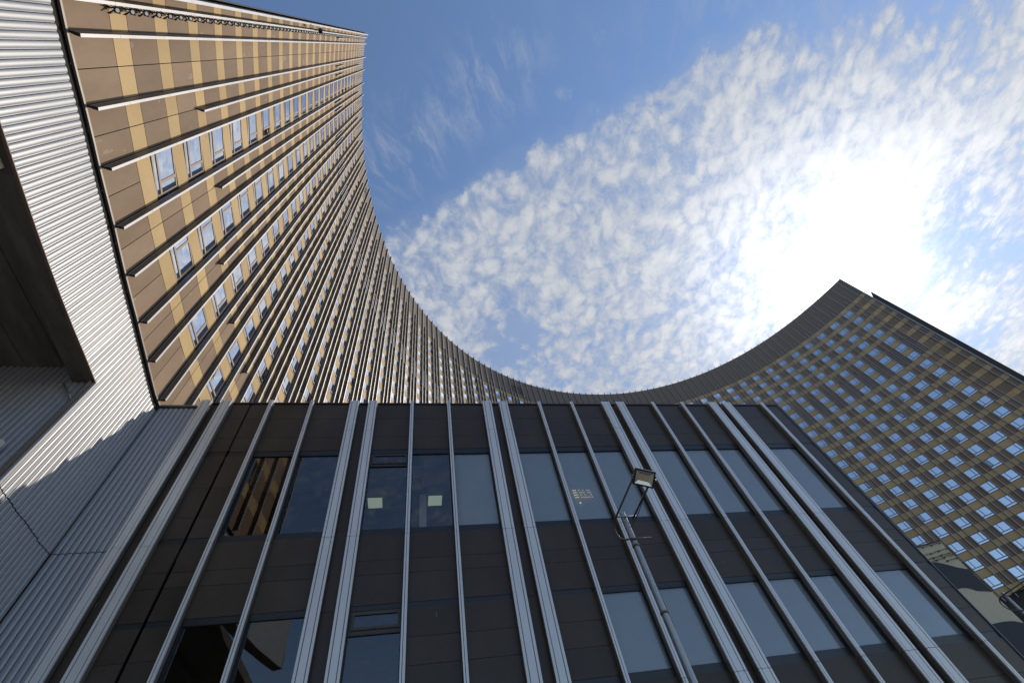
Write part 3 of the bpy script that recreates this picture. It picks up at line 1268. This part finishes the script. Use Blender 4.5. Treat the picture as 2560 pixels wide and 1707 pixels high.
# shell of the building: roof, floors, back and side walls
b = MB()
b.box(XL, XR - .01, YP + .10, 29, 13.05, ZT - .02)
b.box(XL, XR - .02, YP + .14, 29, 8.6, 8.95)
b.box(XL, XR - .02, YP + .14, 29, 3.9, 4.15)
b.box(XL, XR - .01, 28.7, 29, -1.6, 13.05)
b.box(XL, XL + .2, YP + .14, 28.7, -1.6, 13.05)
b.box(XR - .2, XR - .01, YP + .14, 28.7, -1.6, 13.05)
ppart(b, 'shell', M_podium)
b = MB()
tz = 12.72
for ix in range(34):
    for iy in range(3):
        xa = XL + .3 + ix * .8
        ya = YP + .16 + iy * .68
        if (ix, iy) in ((10, 0), (10, 2), (21, 1)):
            continue
        b.box(xa + .008, xa + .792, ya + .008, ya + .672, tz, tz + .03)
ppart(b, 'ceiling_tiles', M_tile)
b = MB()
b.box(XL + .3, XR - .3, 15.5, 15.53, 12.0 + .72, 13.04)
ppart(b, 'bulkhead', M_navy)
for xa, ya in ((-2.02, 16.2), (.56, 16.19)):
    b = MB()
    b.box(xa, xa + .6, ya, ya + .66, 12.69, 12.72)
    ppart(b, 'ceiling_light', M_lightpanel)
b = MB()
b.box(.18, .46, 15.9, 16.3, 8.96, 12.6)
ppart(b, 'pillar', M_tile)
b = MB()
for ix in range(9):
    for iz in range(4):
        if ix == 2 or random.random() < .25:
            continue
        xa = 6.02 + ix * .085 + iz * .012
        b.box(xa, xa + (.07 if ix < 2 else .035), YP + .085, YP + .095, 10.62 - iz * .11, 10.645 - iz * .11)
b.box(6.16, 6.22, YP + .085, YP + .095, 10.02, 10.08)
ppart(b, 'window_lights', M_warm)

# ------------------------------------------------------------------ pole with a floodlight
def make_pole():
    r = empty('lamp_post')
    b = MB()
    b.tube([(0, 0, 0), (0, 0, 3.0), (0, 0, 6.16)], [.066, .058, .048], 20, cap=False)
    b.tube([(0, 0, 6.16), (0, 0, 6.13)], .046, 20)
    b.build('pole', M_galv, r)
    b = MB()
    b.box(-.16, .16, -.16, .16, 0, .02)
    b.build('base_plate', M_galv, r)
    b = MB()
    b.tube([(-.185, -1.08, 6.05), (-.185, .0, 6.05), (-.185, .09, 6.03), (-.18, .16, 5.96), (-.17, .175, 5.86), (-.15, .13, 5.74),
            (-.11, .03, 5.66), (-.05, -.06, 5.62), (.02, -.068, 5.61), (.30, -.068, 5.61)], .017, 8)
    b.build('bent_arm', M_tubeblk, r)
    b = MB()
    b.tube([(.165, -1.08, 6.05), (.165, .03, 6.05)], .017, 8)
    b.build('straight_arm', M_tubeblk, r)
    b = MB()
    b.tube([(-.20, -.062, 6.05), (.20, -.062, 6.05)], .014, 8)
    b.build('crossbar', M_galv, r)
    b = MB()
    b.tube([(.06, -1.08, 6.0), (.10, -.95, 5.96), (.14, -.60, 6.0), (.15, -.25, 5.97), (.10, -.02, 5.93), (.058, .0, 5.80), (.062, .0, 5.2), (.066, .01, 4.2)], .007, 6)
    b.build('cable', M_lampblk, r)
    for zc in (5.5, 4.4):
        b = MB()
        b.tube([(0, 0, zc), (0, 0, zc + .03)], .066, 16)
        b.build('clamp_band', M_tubeblk, r)
    hd = empty('floodlight')
    hd.parent = r
    hd.location = (-.01, -1.13, 6.02)
    nv = Vector((-.30, -.62, -.72)).normalized()
    hd.rotation_euler = (nv.to_track_quat('-Y', 'Z') @ Quaternion((0, 1, 0), math.radians(31))).to_euler()
    b = MB()
    w, h_, d = .165, .135, .035
    t_ = .026
    b.box(-w, w, d * .3, d, -h_, h_)
    b.box(-w, w, -d, d * .3, h_ - t_, h_)
    b.box(-w, w, -d, d * .3, -h_, -h_ + t_)
    b.box(-w, -w + t_, -d, d * .3, -h_ + t_, h_ - t_)
    b.box(w - t_, w, -d, d * .3, -h_ + t_, h_ - t_)
    for j in range(7):
        xx = -w + .03 + j * .045
        b.box(xx, xx + .008, d, d + .03, -h_ + .02, h_ - .02)
    b.build('housing', M_lampblk, hd, .004)
    b = MB()
    W0, H0, W1, H1 = w - t_ - .001, h_ - t_ - .001, .085, .055
    o4 = [(-W0, -d + .006, -H0), (W0, -d + .006, -H0), (W0, -d + .006, H0), (-W0, -d + .006, H0)]
    i4 = [(-W1, d * .15, -H1), (W1, d * .15, -H1), (W1, d * .15, H1), (-W1, d * .15, H1)]
    for j in range(4):
        b.quad(o4[j], o4[(j + 1) % 4], i4[(j + 1) % 4], i4[j])
    b.build('reflector', M_reflector, hd)
    b = MB()
    b.quad(*[(x, y - .0005, z) for x, y, z in i4])
    b.build('led_plate', M_led, hd)
    b = MB()
    b.tube([(-w - .03, 0, 0), (-w, 0, 0)], .02, 8)
    b.build('pivot', M_galv, hd)
    b = MB()
    b.tube([(w, 0, 0), (w + .03, 0, 0)], .02, 8)
    b.build('pivot', M_galv, hd)
    return r


post = make_pole()
post.location = (3.6961, 6.4885, -1.6)
tag(post, 'galvanised pole with a square floodlight on two arms in front of the dark podium', 'lamp post', 'floodlight poles')
post2 = ctree(post)
post2.location = (17.24, 11.18, -1.6)
tag(post2, 'more distant floodlight pole beyond the podium corner at right edge', 'lamp post', 'floodlight poles')

# ------------------------------------------------------------------ cream block with a dark wave, beyond the podium corner
mur = empty('mural_block', (26.69, 17.65, -1.6))
tag(mur, 'cream rendered block with dark wavy bands behind the podium corner', 'building')
U = Vector((-.938, .347, 0))
V = Vector((.347, .938, 0))                   # away from the courtyard


def mp_(s, d, z_):
    p = U * s + V * d
    return (p.x, p.y, z_ + 1.6)


b = MB()
b.hexa([mp_(0, 0, -1.6), mp_(7, 0, -1.6), mp_(7, 6, -1.6), mp_(0, 6, -1.6), mp_(0, 0, 9.87), mp_(7, 0, 9.87), mp_(7, 6, 9.87), mp_(0, 6, 9.87)])
b.build('wall', M_cream, mur)
b = MB()
b.hexa([mp_(-.04, -.04, 9.87), mp_(7.04, -.04, 9.87), mp_(7.04, 6, 9.87), mp_(-.04, 6, 9.87), mp_(-.04, -.04, 9.93), mp_(7.04, -.04, 9.93), mp_(7.04, 6, 9.93), mp_(-.04, 6, 9.93)])
b.build('coping', M_bronze, mur)
S = np.array([0, .1, .2, .3, .42, .54, .65, .8, 1.0, 1.5, 2.2, 3.0, 4, 5, 6, 7])
T1 = np.array([8.38, 8.41, 8.47, 8.52, 8.60, 8.69, 8.77, 8.88, 8.99, 9.1, 8.9, 8.6, 8.9, 9.1, 8.8, 8.6])
B1 = np.array([7.27, 7.32, 7.35, 7.38, 7.41, 7.47, 7.57, 7.66, 7.71, 7.7, 7.5, 7.4, 7.7, 7.7, 7.5, 7.4])
T2 = np.array([5.86, 5.92, 5.97, 6.02, 6.05, 6.07, 6.09, 6.10, 6.11, 6.1, 5.9, 6.0, 6.2, 6.0, 5.9, 6.0])
for top, bot in ((T1, B1), (T2, np.full(16, -1.5))):
    b = MB()
    for i in range(15):
        b.hexa([mp_(S[i], -.03, bot[i]), mp_(S[i + 1], -.03, bot[i + 1]), mp_(S[i + 1], -.002, bot[i + 1]), mp_(S[i], -.002, bot[i]),
                mp_(S[i], -.03, top[i]), mp_(S[i + 1], -.03, top[i + 1]), mp_(S[i + 1], -.002, top[i + 1]), mp_(S[i], -.002, top[i])])
    b.build('dark_wave', M_navy, mur)
CAB = [(9.78, 9.79, .1, 2), (9.47, 9.42, .03, 5), (9.25, 9.20, .1, 2), (9.16, 9.07, .06, 5), (8.95, 8.91, .01, 4)]
names = ['topmost', 'second from top', 'middle', 'fourth from top', 'lowest']
for i, (z0, z1, s0, kn) in enumerate(CAB):
    r = empty('wall_cable', (26.69, 17.65, -1.6))
    s1 = .57 if i == 4 else 2.5
    b = MB()
    pts = [mp_(s0 + (s1 - s0) * j / 16, -.10 - .01 * math.sin(j), z0 + (z1 - z0) * (s0 + (s1 - s0) * j / 16) + .018 * math.sin(j * 1.9 + i)) for j in range(17)]
    b.tube(pts, .014 if i in (0, 2) else .018, 6)
    b.build('rope', M_lampblk if i in (0, 2) else M_rope, r)
    for j in range(2 if i == 4 else 4):
        s = s0 + .04 + j * (.5 if i == 4 else .43)
        c = mp_(s, -.09, z0 + (z1 - z0) * s - .02)
        kb = MB()
        kb.tube([(c[0] - .05, c[1], c[2] + .01), (c[0], c[1], c[2]), (c[0] + .06, c[1], c[2] - .01)], [.02, .036, .02], 7)
        kb.build('clamp', M_lampblk, r)
    tag(r, names[i] + ' of the five sagging cables on the cream wall', 'cable', 'cables across the cream wall')
